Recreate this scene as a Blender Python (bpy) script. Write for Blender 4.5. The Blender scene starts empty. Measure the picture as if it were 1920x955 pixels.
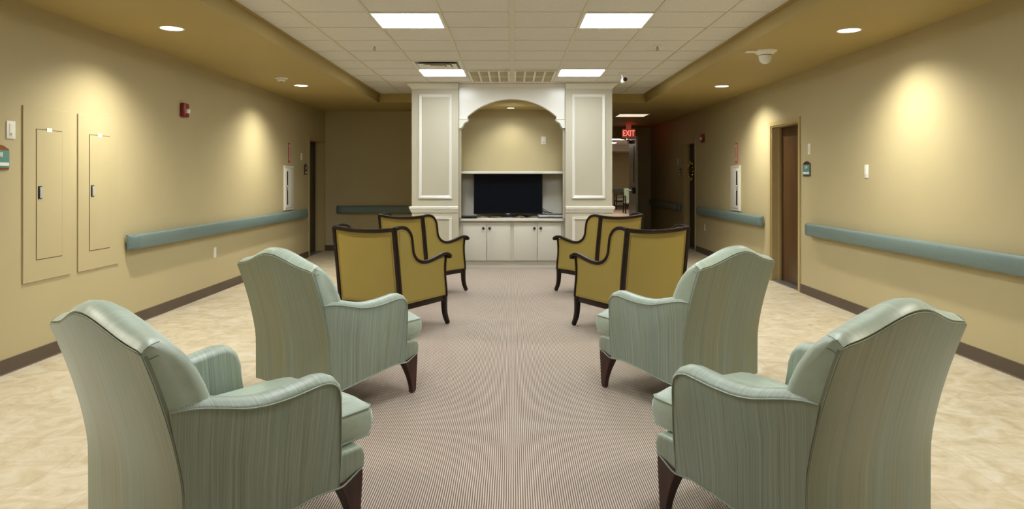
import bpy, bmesh, math, random
from mathutils import Vector, Matrix
random.seed(7)
S = bpy.context.scene
COL = S.collection
PI = math.pi

# ---------------------------------------------------------------- camera, exposure, lights
EYE = 1.35
cam_d = bpy.data.cameras.new('camera'); cam = bpy.data.objects.new('camera', cam_d); COL.objects.link(cam)
cam.location = (0, 0, EYE); cam.rotation_euler = (PI/2, 0, 0)
cam_d.sensor_width = 36; cam_d.lens = 1321/1920*36; cam_d.shift_y = -142.5/1920
cam_d.clip_start = .05; cam_d.clip_end = 100
S.camera = cam
S.view_settings.view_transform = 'Standard'; S.view_settings.look = 'None'
S.view_settings.gamma = 1; S.view_settings.use_curve_mapping = False
S.view_settings.exposure = 0.0
try:
    S.cycles.max_bounces = 10; S.cycles.diffuse_bounces = 6; S.cycles.glossy_bounces = 4
    S.cycles.sample_clamp_indirect = 6; S.cycles.caustics_reflective = False; S.cycles.caustics_refractive = False
except Exception: pass
w = bpy.data.worlds.new('world'); S.world = w; w.use_nodes = True
w.node_tree.nodes['Background'].inputs[0].default_value = (.05, .045, .035, 1)
w.node_tree.nodes['Background'].inputs[1].default_value = 1
TROFFER = 34.0            # radiance of the fluorescent lenses
SPOT_W = 200.0             # each downlight
SPOT_COL = (1.0, .95, .80)
TROFFER_COL = (.95, 1.0, 1.0)

# ---------------------------------------------------------------- materials
def mat(name, col, rough=.6, metal=0, noise=None, bump=None, spec=.5, sheen=0, coat=0, emit=None):
    m = bpy.data.materials.new(name); m.use_nodes = True
    nt = m.node_tree; n = nt.nodes; l = nt.links; b = n['Principled BSDF']
    b.inputs['Base Color'].default_value = (*col, 1); b.inputs['Roughness'].default_value = rough
    b.inputs['Metallic'].default_value = metal; b.inputs['Specular IOR Level'].default_value = spec
    if sheen: b.inputs['Sheen Weight'].default_value = sheen; b.inputs['Sheen Roughness'].default_value = .4
    if coat: b.inputs['Coat Weight'].default_value = coat; b.inputs['Coat Roughness'].default_value = .12
    if emit: b.inputs['Emission Color'].default_value = (*emit[0], 1); b.inputs['Emission Strength'].default_value = emit[1]
    tc = n.new('ShaderNodeTexCoord')
    if noise:   # (scale xyz, amount, detail)
        sc, amt, det = noise
        mp = n.new('ShaderNodeMapping'); mp.inputs['Scale'].default_value = sc
        nz = n.new('ShaderNodeTexNoise'); nz.inputs['Scale'].default_value = 1; nz.inputs['Detail'].default_value = det
        mx = n.new('ShaderNodeMix'); mx.data_type = 'RGBA'
        mx.inputs['A'].default_value = (*[c*(1-amt) for c in col], 1); mx.inputs['B'].default_value = (*[min(1, c*(1+amt)) for c in col], 1)
        mr = n.new('ShaderNodeMapRange'); mr.inputs['From Min'].default_value = .3; mr.inputs['From Max'].default_value = .7
        l.new(tc.outputs['Object'], mp.inputs[0]); l.new(mp.outputs[0], nz.inputs['Vector'])
        l.new(nz.outputs['Fac'], mr.inputs['Value']); l.new(mr.outputs[0], mx.inputs['Factor']); l.new(mx.outputs['Result'], b.inputs['Base Color'])
    if bump:
        sc, st = bump
        nz2 = n.new('ShaderNodeTexNoise'); nz2.inputs['Scale'].default_value = sc; nz2.inputs['Detail'].default_value = 2
        bp = n.new('ShaderNodeBump'); bp.inputs['Strength'].default_value = st; bp.inputs['Distance'].default_value = .002
        l.new(tc.outputs['Object'], nz2.inputs['Vector']); l.new(nz2.outputs['Fac'], bp.inputs['Height']); l.new(bp.outputs[0], b.inputs['Normal'])
    return m
M = {}
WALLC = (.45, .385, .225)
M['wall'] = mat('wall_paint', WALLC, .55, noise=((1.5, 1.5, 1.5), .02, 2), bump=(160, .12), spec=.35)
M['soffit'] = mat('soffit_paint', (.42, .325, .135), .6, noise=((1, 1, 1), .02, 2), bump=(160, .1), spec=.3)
M['tile'] = mat('ceiling_tile', (.70, .69, .67), .9, noise=((90, 90, 90), .06, 3), bump=(300, .3), spec=.2)
M['tbar'] = mat('ceiling_bar', (.66, .63, .54), .5)
M['white'] = mat('white_paint', (.66, .645, .59), .35, noise=((3, 3, 3), .015, 2))
M['whitegloss'] = mat('white_gloss_paint', (.70, .69, .65), .22, noise=((3, 3, 3), .015, 2))
M['column'] = mat('column_paint', (.45, .42, .33), .5, noise=((2, 2, 2), .02, 2), bump=(160, .1))
M['cabinet'] = mat('cabinet_laminate', (.60, .58, .51), .4, noise=((2, 2, 2), .015, 2))
M['plastic_white'] = mat('white_plastic', (.78, .77, .72), .35, noise=((9, 9, 9), .02, 1))
M['baseboard'] = mat('baseboard_vinyl', (.085, .058, .04), .5, noise=((4, 4, 4), .1, 2))
M['rail'] = mat('rail_vinyl', (.135, .19, .185), .45, noise=((60, 60, 60), .06, 2), bump=(400, .25))
M['rail_cap'] = mat('rail_cap_vinyl', (.12, .175, .175), .4, noise=((60, 60, 60), .05, 2))
M['wood'] = mat('dark_wood', (.010, .0035, .0025), .42, noise=((6, 6, 60), .5, 3), spec=.3)
M['mahogany'] = mat('mahogany_wood', (.04, .009, .005), .32, noise=((30, 30, 5), .5, 3), coat=.2)
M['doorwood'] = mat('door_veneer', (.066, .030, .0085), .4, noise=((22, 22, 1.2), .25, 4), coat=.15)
M['door_shaded'] = mat('shaded_door_veneer', (.014, .008, .005), .4, noise=((22, 22, 1.2), .25, 4))  # shade of the unlit recessed doors put into the veneer colour
M['frame'] = mat('door_frame_paint', (.42, .33, .16), .4, noise=((3, 3, 3), .02, 2))
M['gold_fabric'] = mat('gold_vinyl', (.335, .258, .062), .48, noise=((2, 2, 2), .04, 2), bump=(500, .15))
M['gold_piping'] = mat('gold_piping', (.30, .20, .04), .5, noise=((9, 9, 9), .05, 1))
M['black'] = mat('black_plastic', (.012, .012, .013), .3, noise=((9, 9, 9), .1, 1))
M['screen'] = mat('screen_glass', (.004, .005, .009), .16, noise=((2, 2, 2), .1, 1), spec=.2)
M['silver'] = mat('silver_plastic', (.50, .52, .54), .35, .3, noise=((9, 9, 9), .03, 1))
M['metal'] = mat('brushed_metal', (.42, .44, .48), .3, .9, noise=((5, 5, 90), .1, 2))
M['steel_door'] = mat('grey_door_paint', (.55, .60, .70), .3, .2, noise=((3, 3, 3), .03, 2))
M['red'] = mat('red_plastic', (.20, .008, .012), .35, noise=((9, 9, 9), .05, 1))
M['redsign'] = mat('red_sign', (.42, .035, .02), .4, noise=((9, 9, 9), .05, 1))
M['teal'] = mat('teal_sign', (.10, .25, .22), .45, noise=((9, 9, 9), .04, 1))
M['signwood'] = mat('sign_wood', (.22, .07, .012), .35, noise=((12, 12, 60), .3, 3))
M['signwooddark'] = mat('dark_sign_wood', (.05, .015, .006), .35, noise=((12, 12, 60), .3, 3))
M['signwhite'] = mat('white_lettering', (.75, .76, .74), .5, noise=((9, 9, 9), .02, 1))
M['clear'] = mat('strobe_lens', (.75, .78, .75), .08, noise=((30, 30, 30), .1, 1), coat=1)
M['dome'] = mat('dome_plastic', (.66, .66, .60), .12, noise=((9, 9, 9), .02, 1), coat=.6)
M['brass'] = mat('gold_bauble', (.75, .50, .10), .22, 1, noise=((9, 9, 9), .1, 1))
M['garland'] = mat('garland_green', (.025, .04, .012), .7, noise=((90, 90, 90), .4, 2))
M['farfabric'] = mat('sage_upholstery', (.30, .36, .27), .7, noise=((30, 30, 30), .08, 2))
M['grille'] = mat('egg_crate_grille', (.62, .58, .42), .5, noise=((9, 9, 9), .04, 1))
M['cable'] = mat('black_cable', (.01, .01, .01), .45, noise=((9, 9, 9), .1, 1))
M['cable_tan'] = mat('tan_cable', (.42, .30, .10), .5, noise=((9, 9, 9), .1, 1))
M['lens'] = mat('fluorescent_lens', (.9, .9, .9), .4, noise=((9, 9, 9), .01, 1), emit=(TROFFER_COL, TROFFER))
M['lens_dim'] = mat('dim_fluorescent_lens', (.9, .9, .85), .4, noise=((9, 9, 9), .01, 1), emit=((1, .90, .66), .85))
M['lens_far'] = mat('far_fluorescent_lens', (.9, .9, .85), .4, noise=((9, 9, 9), .01, 1), emit=((1, .92, .75), 42))
M['bulb'] = mat('downlight_lens', (.9, .9, .9), .4, noise=((9, 9, 9), .01, 1), emit=((1, .99, .95), 6))
M['exit_red'] = mat('lit_exit_letters', (.9, .2, .15), .4, noise=((9, 9, 9), .01, 1), emit=((1, .20, .16), 1.5))
M['exit_box'] = mat('exit_housing', (.05, .010, .006), .4, noise=((9, 9, 9), .05, 1), emit=((1, .22, .12), .16))

def fabric(name, sc, con=1.0, gain=1.0, olive=.5):
    m = bpy.data.materials.new(name); m.use_nodes = True
    n = m.node_tree.nodes; l = m.node_tree.links; b = n['Principled BSDF']
    tc = n.new('ShaderNodeTexCoord'); mp = n.new('ShaderNodeMapping'); mp.inputs['Scale'].default_value = sc
    nz = n.new('ShaderNodeTexNoise'); nz.inputs['Scale'].default_value = 1; nz.inputs['Detail'].default_value = 4; nz.inputs['Roughness'].default_value = .7
    cr = n.new('ShaderNodeValToRGB'); e = cr.color_ramp.elements
    def q(c): mid = (.205, .245, .205); return (*[gain*(mid[i]+(c[i]-mid[i])*con) for i in range(3)], 1)
    e[0].position = .30; e[0].color = q((.115, .145, .120))
    e[1].position = .74; e[1].color = q((.36, .39, .325))
    x = cr.color_ramp.elements.new(.46); x.color = q((.188, .230, .192))
    x = cr.color_ramp.elements.new(.60); x.color = q((.225, .268, .225))
    mp2 = n.new('ShaderNodeMapping'); mp2.inputs['Scale'].default_value = (6, 6, .7)
    nz2 = n.new('ShaderNodeTexNoise'); nz2.inputs['Scale'].default_value = 1; nz2.inputs['Detail'].default_value = 1
    mx = n.new('ShaderNodeMix'); mx.data_type = 'RGBA'; mx.blend_type = 'MULTIPLY'; mx.inputs['Factor'].default_value = olive
    cr2 = n.new('ShaderNodeValToRGB'); cr2.color_ramp.elements[0].position = .38; cr2.color_ramp.elements[0].color = (1, .93, .70, 1)
    cr2.color_ramp.elements[1].position = .6; cr2.color_ramp.elements[1].color = (.92, 1, 1, 1)
    l.new(tc.outputs['Object'], mp.inputs[0]); l.new(mp.outputs[0], nz.inputs['Vector']); l.new(nz.outputs['Fac'], cr.inputs[0])
    l.new(tc.outputs['Object'], mp2.inputs[0]); l.new(mp2.outputs[0], nz2.inputs['Vector']); l.new(nz2.outputs['Fac'], cr2.inputs[0])
    l.new(cr.outputs[0], mx.inputs['A']); l.new(cr2.outputs[0], mx.inputs['B']); l.new(mx.outputs['Result'], b.inputs['Base Color'])
    b.inputs['Roughness'].default_value = .44; b.inputs['Specular IOR Level'].default_value = .8; b.inputs['Sheen Weight'].default_value = .6; b.inputs['Sheen Roughness'].default_value = .35
    b.inputs['Sheen Tint'].default_value = (.85, .97, 1, 1)
    bp = n.new('ShaderNodeBump'); bp.inputs['Strength'].default_value = .12*con; bp.inputs['Distance'].default_value = .002
    l.new(nz.outputs['Fac'], bp.inputs['Height']); l.new(bp.outputs[0], b.inputs['Normal'])
    return m
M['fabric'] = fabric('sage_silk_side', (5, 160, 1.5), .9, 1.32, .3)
M['fabric_back_shaded'] = fabric('sage_silk_back_shaded', (80, 3, 1.1), .7, .98, .8)  # shade on the chair backs put into a darker, more olive silk
M['fabric_top_lit'] = fabric('sage_silk_top_lit', (60, 5, 5), .45, 1.7, .2)  # highlights on back rolls and cushions painted in as a lighter silk
M['fabric_piping'] = mat('sage_piping', (.30, .36, .31), .45, noise=((20, 20, 20), .05, 1), sheen=.3)

def carpet_mat():
    m = bpy.data.materials.new('striped_carpet'); m.use_nodes = True
    n = m.node_tree.nodes; l = m.node_tree.links; b = n['Principled BSDF']
    tc = n.new('ShaderNodeTexCoord'); sep = n.new('ShaderNodeSeparateXYZ')
    wob = n.new('ShaderNodeTexNoise'); wob.inputs['Scale'].default_value = 6
    ml = n.new('ShaderNodeMath'); ml.operation = 'MULTIPLY_ADD'; ml.inputs[1].default_value = .004
    sn = n.new('ShaderNodeMath'); sn.operation = 'MULTIPLY'; sn.inputs[1].default_value = 2*PI/.0102
    si = n.new('ShaderNodeMath'); si.operation = 'SINE'
    mr = n.new('ShaderNodeMapRange'); mr.inputs['From Min'].default_value = -.8; mr.inputs['From Max'].default_value = .8
    mx = n.new('ShaderNodeMix'); mx.data_type = 'RGBA'
    mx.inputs['A'].default_value = (.175, .113, .088, 1); mx.inputs['B'].default_value = (.57, .51, .45, 1)
    l.new(tc.outputs['Object'], sep.inputs[0]); l.new(tc.outputs['Object'], wob.inputs['Vector'])
    l.new(wob.outputs['Fac'], ml.inputs[0]); l.new(sep.outputs[0], ml.inputs[2]); l.new(ml.outputs[0], sn.inputs[0])
    l.new(sn.outputs[0], si.inputs[0]); l.new(si.outputs[0], mr.inputs['Value']); l.new(mr.outputs[0], mx.inputs['Factor'])
    g = n.new('ShaderNodeTexNoise'); g.inputs['Scale'].default_value = 350; g.inputs['Detail'].default_value = 2
    mu = n.new('ShaderNodeMix'); mu.data_type = 'RGBA'; mu.blend_type = 'OVERLAY'; mu.inputs['Factor'].default_value = .35
    l.new(tc.outputs['Object'], g.inputs['Vector']); l.new(mx.outputs['Result'], mu.inputs['A']); l.new(g.outputs['Fac'], mu.inputs['B'])
    l.new(mu.outputs['Result'], b.inputs['Base Color']); b.inputs['Roughness'].default_value = .95; b.inputs['Specular IOR Level'].default_value = .1
    bp = n.new('ShaderNodeBump'); bp.inputs['Strength'].default_value = .5; bp.inputs['Distance'].default_value = .003
    l.new(si.outputs[0], bp.inputs['Height']); l.new(bp.outputs[0], b.inputs['Normal'])
    return m
M['carpet'] = carpet_mat()
M['farcarpet'] = mat('rose_carpet', (.42, .31, .25), .95, noise=((40, 40, 40), .12, 2))

def vinyl_mat():
    m = bpy.data.materials.new('marbled_vinyl'); m.use_nodes = True
    n = m.node_tree.nodes; l = m.node_tree.links; b = n['Principled BSDF']
    tc = n.new('ShaderNodeTexCoord'); nz = n.new('ShaderNodeTexNoise'); nz.inputs['Scale'].default_value = 6
    nz.inputs['Detail'].default_value = 7; nz.inputs['Roughness'].default_value = .62; nz.inputs['Distortion'].default_value = 1.2
    cr = n.new('ShaderNodeValToRGB'); e = cr.color_ramp.elements
    e[0].position = .32; e[0].color = (.44, .365, .24, 1); e[1].position = .74; e[1].color = (.66, .62, .53, 1)
    x = cr.color_ramp.elements.new(.5); x.color = (.55, .48, .355, 1)
    l.new(tc.outputs['Object'], nz.inputs['Vector']); l.new(nz.outputs['Fac'], cr.inputs[0])
    br = n.new('ShaderNodeTexBrick'); br.offset = 0; br.inputs['Scale'].default_value = 1
    br.inputs['Brick Width'].default_value = .305; br.inputs['Row Height'].default_value = .305; br.inputs['Mortar Size'].default_value = .0012
    br.inputs['Color1'].default_value = (1, 1, 1, 1); br.inputs['Color2'].default_value = (.96, .96, .95, 1); br.inputs['Mortar'].default_value = (.62, .55, .42, 1)
    mx = n.new('ShaderNodeMix'); mx.data_type = 'RGBA'; mx.blend_type = 'MULTIPLY'; mx.inputs['Factor'].default_value = 1
    l.new(tc.outputs['Object'], br.inputs['Vector']); l.new(cr.outputs[0], mx.inputs['A']); l.new(br.outputs['Color'], mx.inputs['B'])
    l.new(mx.outputs['Result'], b.inputs['Base Color']); b.inputs['Roughness'].default_value = .38; b.inputs['Specular IOR Level'].default_value = .4
    return m
M['vinyl'] = vinyl_mat()

# ---------------------------------------------------------------- mesh helpers
def link(name, bm, m, parent=None, smooth=None):
    me = bpy.data.meshes.new(name)
    bmesh.ops.remove_doubles(bm, verts=bm.verts, dist=1e-6)
    bmesh.ops.recalc_face_normals(bm, faces=bm.faces)
    bm.to_mesh(me); bm.free()
    me.materials.append(M[m] if isinstance(m, str) else m)
    if smooth:
        me.shade_smooth(); me.set_sharp_from_angle(angle=math.radians(smooth))
    o = bpy.data.objects.new(name, me); COL.objects.link(o)
    if parent: o.parent = parent
    return o
def struct(name, bm, m, smooth=None, parent=None):
    o = link(name, bm, m, parent, smooth)
    if not parent: o['kind'] = 'structure'
    return o
def thing(name, label, cat, loc=(0, 0, 0), rz=0, group=None):
    o = bpy.data.objects.new(name, None); COL.objects.link(o); o.empty_display_size = .1
    o.location = loc; o.rotation_euler = (0, 0, rz); tag(o, label, cat, group); return o
def tag(o, label, cat, group=None):
    o['label'] = label; o['category'] = cat
    if group: o['group'] = group
    return o
def dup(root, loc=None, rz=None, label=None, group=None, scale=None):
    r = root.copy(); COL.objects.link(r)
    if loc is not None: r.location = loc
    if rz is not None: r.rotation_euler = (0, 0, rz)
    if scale: r.scale = scale
    if label: r['label'] = label
    if group: r['group'] = group
    def rec(src, dst):
        for ch in list(src.children):
            c = ch.copy(); COL.objects.link(c); c.parent = dst; rec(ch, c)
    rec(root, r)
    return r
def B(): return bmesh.new()
def box(bm, x0, x1, y0, y1, z0, z1, bev=0, seg=2):
    x0, x1 = sorted((x0, x1)); y0, y1 = sorted((y0, y1)); z0, z1 = sorted((z0, z1))
    v = [bm.verts.new(p) for p in ((x0,y0,z0),(x1,y0,z0),(x1,y1,z0),(x0,y1,z0),(x0,y0,z1),(x1,y0,z1),(x1,y1,z1),(x0,y1,z1))]
    f = [bm.faces.new([v[i] for i in q]) for q in ((0,3,2,1),(4,5,6,7),(0,1,5,4),(1,2,6,5),(2,3,7,6),(3,0,4,7))]
    if bev:
        es = list({e for a in f for e in a.edges})
        bmesh.ops.bevel(bm, geom=es, offset=bev, segments=seg, profile=.5, affect='EDGES')
    return bm
def bx(*a, **k): return box(B(), *a, **k)
def prism(bm, pts, axis, a0, a1, bev=0, seg=2, side=None):
    """pts 2-D polygon; axis 'x': pts are (y,z); 'y': (x,z); 'z': (x,y)"""
    def P(p, a): return {'x': (a, p[0], p[1]), 'y': (p[0], a, p[1]), 'z': (p[0], p[1], a)}[axis]
    A = [bm.verts.new(P(p, a0)) for p in pts]; C = [bm.verts.new(P(p, a1)) for p in pts]
    fa = bm.faces.new(A); fc = bm.faces.new(C[::-1]); n = len(pts)
    for i in range(n): bm.faces.new((A[i], C[i], C[(i+1) % n], A[(i+1) % n]))
    if bev:
        bmesh.ops.recalc_face_normals(bm, faces=bm.faces)
        es = list(fa.edges) + list(fc.edges)
        bmesh.ops.bevel(bm, geom=es, offset=bev, segments=seg, profile=.5, affect='EDGES')
    return bm
def loft(bm, rings, cap=True, closed=True):
    R = [[bm.verts.new(p) for p in r] for r in rings]; n = len(R[0])
    for a, b in zip(R, R[1:]):
        for i in range(n if closed else n-1): bm.faces.new((a[i], a[(i+1) % n], b[(i+1) % n], b[i]))
    if cap: bm.faces.new(R[0][::-1]); bm.faces.new(R[-1])
    return R
def tube(bm, pts, r, n=8, cyclic=False, w=None, h=None, up=None):
    """round tube, or rectangular section w x h when given"""
    pts = [Vector(p) for p in pts]; N = len(pts); rings = []
    prev = Vector(up) if up else Vector((.13, .21, 1)).normalized()
    for i, p in enumerate(pts):
        t = (pts[(i+1) % N] - pts[i-1]) if (cyclic or 0 < i < N-1) else (pts[1]-pts[0] if i == 0 else pts[-1]-pts[-2])
        t.normalize()
        u = prev - t*prev.dot(t)
        if u.length < 1e-4: u = Vector((1, 0, 0)) - t*t.x
        u.normalize(); v = t.cross(u)
        if not up: prev = u
        rr = r[i] if isinstance(r, (list, tuple)) else r
        if w:
            ww = w[i] if isinstance(w, (list, tuple)) else w; hh = h[i] if isinstance(h, (list, tuple)) else h
            c = .28
            q = [(-1, -1+c), (-1+c, -1), (1-c, -1), (1, -1+c), (1, 1-c), (1-c, 1), (-1+c, 1), (-1, 1-c)]
            rings.append([p + v*(a*ww/2) + u*(b_*hh/2) for a, b_ in q])
        else:
            rings.append([p + (u*math.cos(2*PI*k/n) + v*math.sin(2*PI*k/n))*rr for k in range(n)])
    if cyclic: loft(bm, rings+[rings[0]], cap=False)
    else: loft(bm, rings)
    return bm
def lathe(bm, prof, c=(0, 0, 0), axis='z', n=24):
    rings = []
    for r, h in prof:
        ring = []
        for k in range(n):
            a = 2*PI*k/n; u, v = max(r, 1e-4)*math.cos(a), max(r, 1e-4)*math.sin(a)
            ring.append((c[0]+u, c[1]+v, c[2]+h) if axis == 'z' else (c[0]+u, c[1]+h, c[2]+v) if axis == 'y' else (c[0]+h, c[1]+u, c[2]+v))
        rings.append(ring)
    loft(bm, rings); return bm
def loft_ring(prof, n):
    bm = bmesh.new(); loft(bm, [[(r*math.cos(2*PI*k/n), r*math.sin(2*PI*k/n), z) for r, z in prof] for k in range(n)]+[[(r, 0, z) for r, z in prof]], cap=False); return bm
def slab(bm, rows):
    # rows[i] = list of (outer point, inner point) pairs; a thin curved shell closed all round
    A = [[(bm.verts.new(p), bm.verts.new(q)) for p, q in r] for r in rows]; n = len(A); m = len(A[0])
    for i in range(n-1):
        for j in range(m-1):
            for k in (0, 1): bm.faces.new((A[i][j][k], A[i+1][j][k], A[i+1][j+1][k], A[i][j+1][k]))
        for j in (0, m-1): bm.faces.new((A[i][j][0], A[i+1][j][0], A[i+1][j][1], A[i][j][1]))
    for i in (0, n-1):
        for j in range(m-1): bm.faces.new((A[i][j][0], A[i][j+1][0], A[i][j+1][1], A[i][j][1]))
    return bm
def spline(pts, n=6):
    pts = [Vector(p) for p in pts]; out = []
    for i in range(len(pts)-1):
        p0 = pts[max(i-1, 0)]; p1 = pts[i]; p2 = pts[i+1]; p3 = pts[min(i+2, len(pts)-1)]
        for k in range(n):
            t = k/n
            out.append(.5*((2*p1)+(p2-p0)*t+(2*p0-5*p1+4*p2-p3)*t*t+(3*p1-p0-3*p2+p3)*t**3))
    out.append(pts[-1]); return out
def ball(bm, c, r, u=10, v=7):
    bmesh.ops.create_uvsphere(bm, u_segments=u, v_segments=v, radius=r, matrix=Matrix.Translation(c)); return bm
def text(name, s, size, m, parent, loc, rot, ext=.001, sx=1.0, bold=0.0):
    cu = bpy.data.curves.new(name, 'FONT'); cu.body = s; cu.size = size; cu.extrude = ext; cu.align_x = 'CENTER'; cu.align_y = 'CENTER'; cu.offset = bold
    t = bpy.data.objects.new(name, cu); COL.objects.link(t)
    bpy.context.view_layer.update()
    me = bpy.data.meshes.new_from_object(t.evaluated_get(bpy.context.evaluated_depsgraph_get()))
    bpy.data.objects.remove(t); me.materials.clear(); me.materials.append(M[m])
    o = bpy.data.objects.new(name, me); COL.objects.link(o); o.parent = parent; o.location = loc; o.rotation_euler = rot; o.scale = (sx, 1, 1)
    return o

# ---------------------------------------------------------------- the setting
XL, XR, XS = -3.5, 3.43, 2.21
ZT, ZS = 2.76, 2.612
Y0, YB, YH, YP = -4.0, 13.2, 11.7, 17.4
struct('floor', bx(XL-.3, XR+.3, Y0-.2, YP+.05, -.1, 0), 'vinyl')
tag(link('carpet', bx(-1.48, 1.48, Y0+.01, 10.67, .0004, .0022), 'carpet'), 'long taupe and cream pinstripe carpet down the middle of the room between the armchairs', 'carpet')

def side_wall(name, x, out, doors, y1):
    """wall with door openings; doors = [(ya, yb, ztop)]"""
    bm = B(); y = Y0; s = out
    for ya, yb, zt in sorted(doors):
        box(bm, x, x+s*.24, y, ya, 0, 2.9); box(bm, x, x+s*.24, ya, yb, zt, 2.9); y = yb
    box(bm, x, x+s*.24, y, y1, 0, 2.9)
    return struct(name, bm, 'wall')
DR = [(8.42, 9.32, 2.04), (13.19, 14.01, 2.04)]
DL = [(12.16, 13.09, 2.04)]
side_wall('wall_left', XL, -1, DL, YB+.2)
side_wall('wall_right', XR, 1, DR, YP+.1)
struct('wall_back', bx(XL, -1.48, YB, YB+.2, 0, 2.9), 'wall')
struct('wall_behind_camera', bx(XL-.2, XR+.2, Y0-.2, Y0, 0, 2.9), 'wall')
# niche: walls between the two columns and its low ceiling
struct('wall_niche_back', bx(-1.46, 1.46, 11.15, 11.45, 0, 2.9), 'wall'); struct('wall_niche_left', bx(-1.46, -.79, 10.625, 11.15, 0, 2.9), 'wall'); struct('wall_niche_right', bx(.79, 1.46, 10.625, 11.15, 0, 2.9), 'wall')
bm = B(); box(bm, -.79, .79, 10.62, 11.15, 2.44, 2.9); struct('ceiling_niche', bm, 'soffit')
bm = B(); box(bm, -1.48, -1.30, 11.45, YB, 0, 2.9); box(bm, 1.30, 1.48, 11.45, YP, 0, 2.9)
struct('wall_core', bm, 'wall')
# partition with the tall doorway at the end of the right corridor, and the room beyond it
bm = B(); box(bm, 1.48, 1.95, YP, YP+.16, 0, 2.9); box(bm, 2.98, XR, YP, YP+.16, 0, 2.9); box(bm, 1.95, 2.98, YP, YP+.16, 2.39, 2.9)
struct('wall_partition', bm, 'wall')
struct('floor_far', bx(-1, 8, YP+.06, 33, -.1, .002), 'farcarpet')
bm = B(); box(bm, -1, 8, 33, 33.2, 0, 2.9); box(bm, -1.2, -1, YP+.16, 33.2, 0, 2.9); box(bm, 8, 8.2, YP, 33.2, 0, 2.9); box(bm, XR+.24, 8, YP, YP+.16, 0, 2.9); box(bm, -1, 1.48, YP+.002, YP+.16, 0, 2.9)
struct('wall_far', bm, 'wall')
bm = B(); box(bm, -1, 8, YP+.16, 33, ZT, ZT+.1); box(bm, -1, 8, 30.6, 33, 2.55, ZT); struct('ceiling_far', bm, 'tile')
struct('baseboard_far', bx(-1, 8, 32.985, 33, .002, .1), 'baseboard')

# ceilings
struct('ceiling', bx(-XS, XS, Y0, YH, ZT, ZT+.1), 'tile')
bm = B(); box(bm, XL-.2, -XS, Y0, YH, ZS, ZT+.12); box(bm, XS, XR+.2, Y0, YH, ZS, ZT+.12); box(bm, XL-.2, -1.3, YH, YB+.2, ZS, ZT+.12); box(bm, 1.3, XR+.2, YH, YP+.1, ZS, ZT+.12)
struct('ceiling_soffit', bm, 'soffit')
YT = [5.95+.6096*k for k in range(-16, 10)]
bm = B()
for i in range(-3, 4):
    wd = .014 if i else .024
    box(bm, i*.6096-wd, i*.6096+wd, Y0, YH, ZT-.007, ZT-.0005)
for y in YT:
    if y < YH: box(bm, -XS, XS, y-.006, y+.006, ZT-.004, ZT-.0005)
struct('ceiling_grid', bm, 'tbar')
bm = B(); box(bm, -XS, -XS+.022, Y0, YH, ZT-.014, ZT); box(bm, XS-.022, XS, Y0, YH, ZT-.014, ZT); struct('ceiling_edge_shadow', bm, 'soffit')  # strip paints the dark shadow line where tiles meet the fascia

# baseboards
def board(name, segs, x, s):
    bm = B()
    for a, b in segs: prism(bm, [(x, 0), (x-s*.016, 0), (x-s*.010, .008), (x-s*.008, .1), (x, .102)], 'y', a, b)
    return struct(name, bm, 'baseboard')
board('baseboard_left', [(Y0, 12.10)], XL, -1)
board('baseboard_right', [(Y0, 8.36), (9.38, 13.13), (14.07, YP)], XR, 1)
struct('baseboard_back', bx(XL, -1.48, YB-.01, YB, 0, .102), 'baseboard')

# doors in the side walls
def wall_door(n, x, s, ya, yb, leafmat, dep, handle_y):
    bm = B()     # frame: casing on the wall, reveal through it, and a stop
    for y0_, y1_ in ((ya-.05, ya), (yb, yb+.05)): box(bm, x-s*.014, x+s*.02, y0_, y1_, 0, 2.09)
    box(bm, x-s*.014, x+s*.02, ya, yb, 2.04, 2.09)
    box(bm, x, x+s*dep, ya-.0, ya+.018, 0, 2.04); box(bm, x, x+s*dep, yb-.018, yb, 0, 2.04); box(bm, x, x+s*dep, ya+.018, yb-.018, 2.022, 2.04)
    box(bm, x+s*(dep-.04), x+s*(dep-.02), ya+.018, ya+.032, 0, 2.022); box(bm, x+s*(dep-.04), x+s*(dep-.02), yb-.032, yb-.018, 0, 2.022)
    d = struct('door_%d' % n, bm, 'frame')
    leaf = link('door_leaf', bx(x+s*dep, x+s*(dep+.045), ya+.004, yb-.004, .012, 2.02, .002), leafmat, d)
    hb = B(); lathe(hb, [(.026, 0), (.026, -s*.008), (.010, -s*.010), (.010, -s*.055)], (x+s*dep, handle_y, 1.06), 'x', 16)
    hd = 1 if handle_y < (ya+yb)/2 else -1
    tube(hb, [(x+s*(dep-.05), handle_y, 1.06), (x+s*(dep-.055), handle_y+hd*.05, 1.06), (x+s*(dep-.05), handle_y+hd*.11, 1.055)], .009)
    link('door_handle', hb, 'metal', leaf, 40)
    link('threshold', bx(x, x+s*(dep+.04), ya+.02, yb-.02, .0005, .010), 'metal', d)
    return d
wall_door(1, XR, 1, 8.42, 9.32, 'doorwood', .13, 8.50)
wall_door(2, XR, 1, 13.19, 14.01, 'door_shaded', .10, 13.32)
wall_door(3, XL, -1, 12.16, 13.09, 'door_shaded', .15, 12.28)

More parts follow.
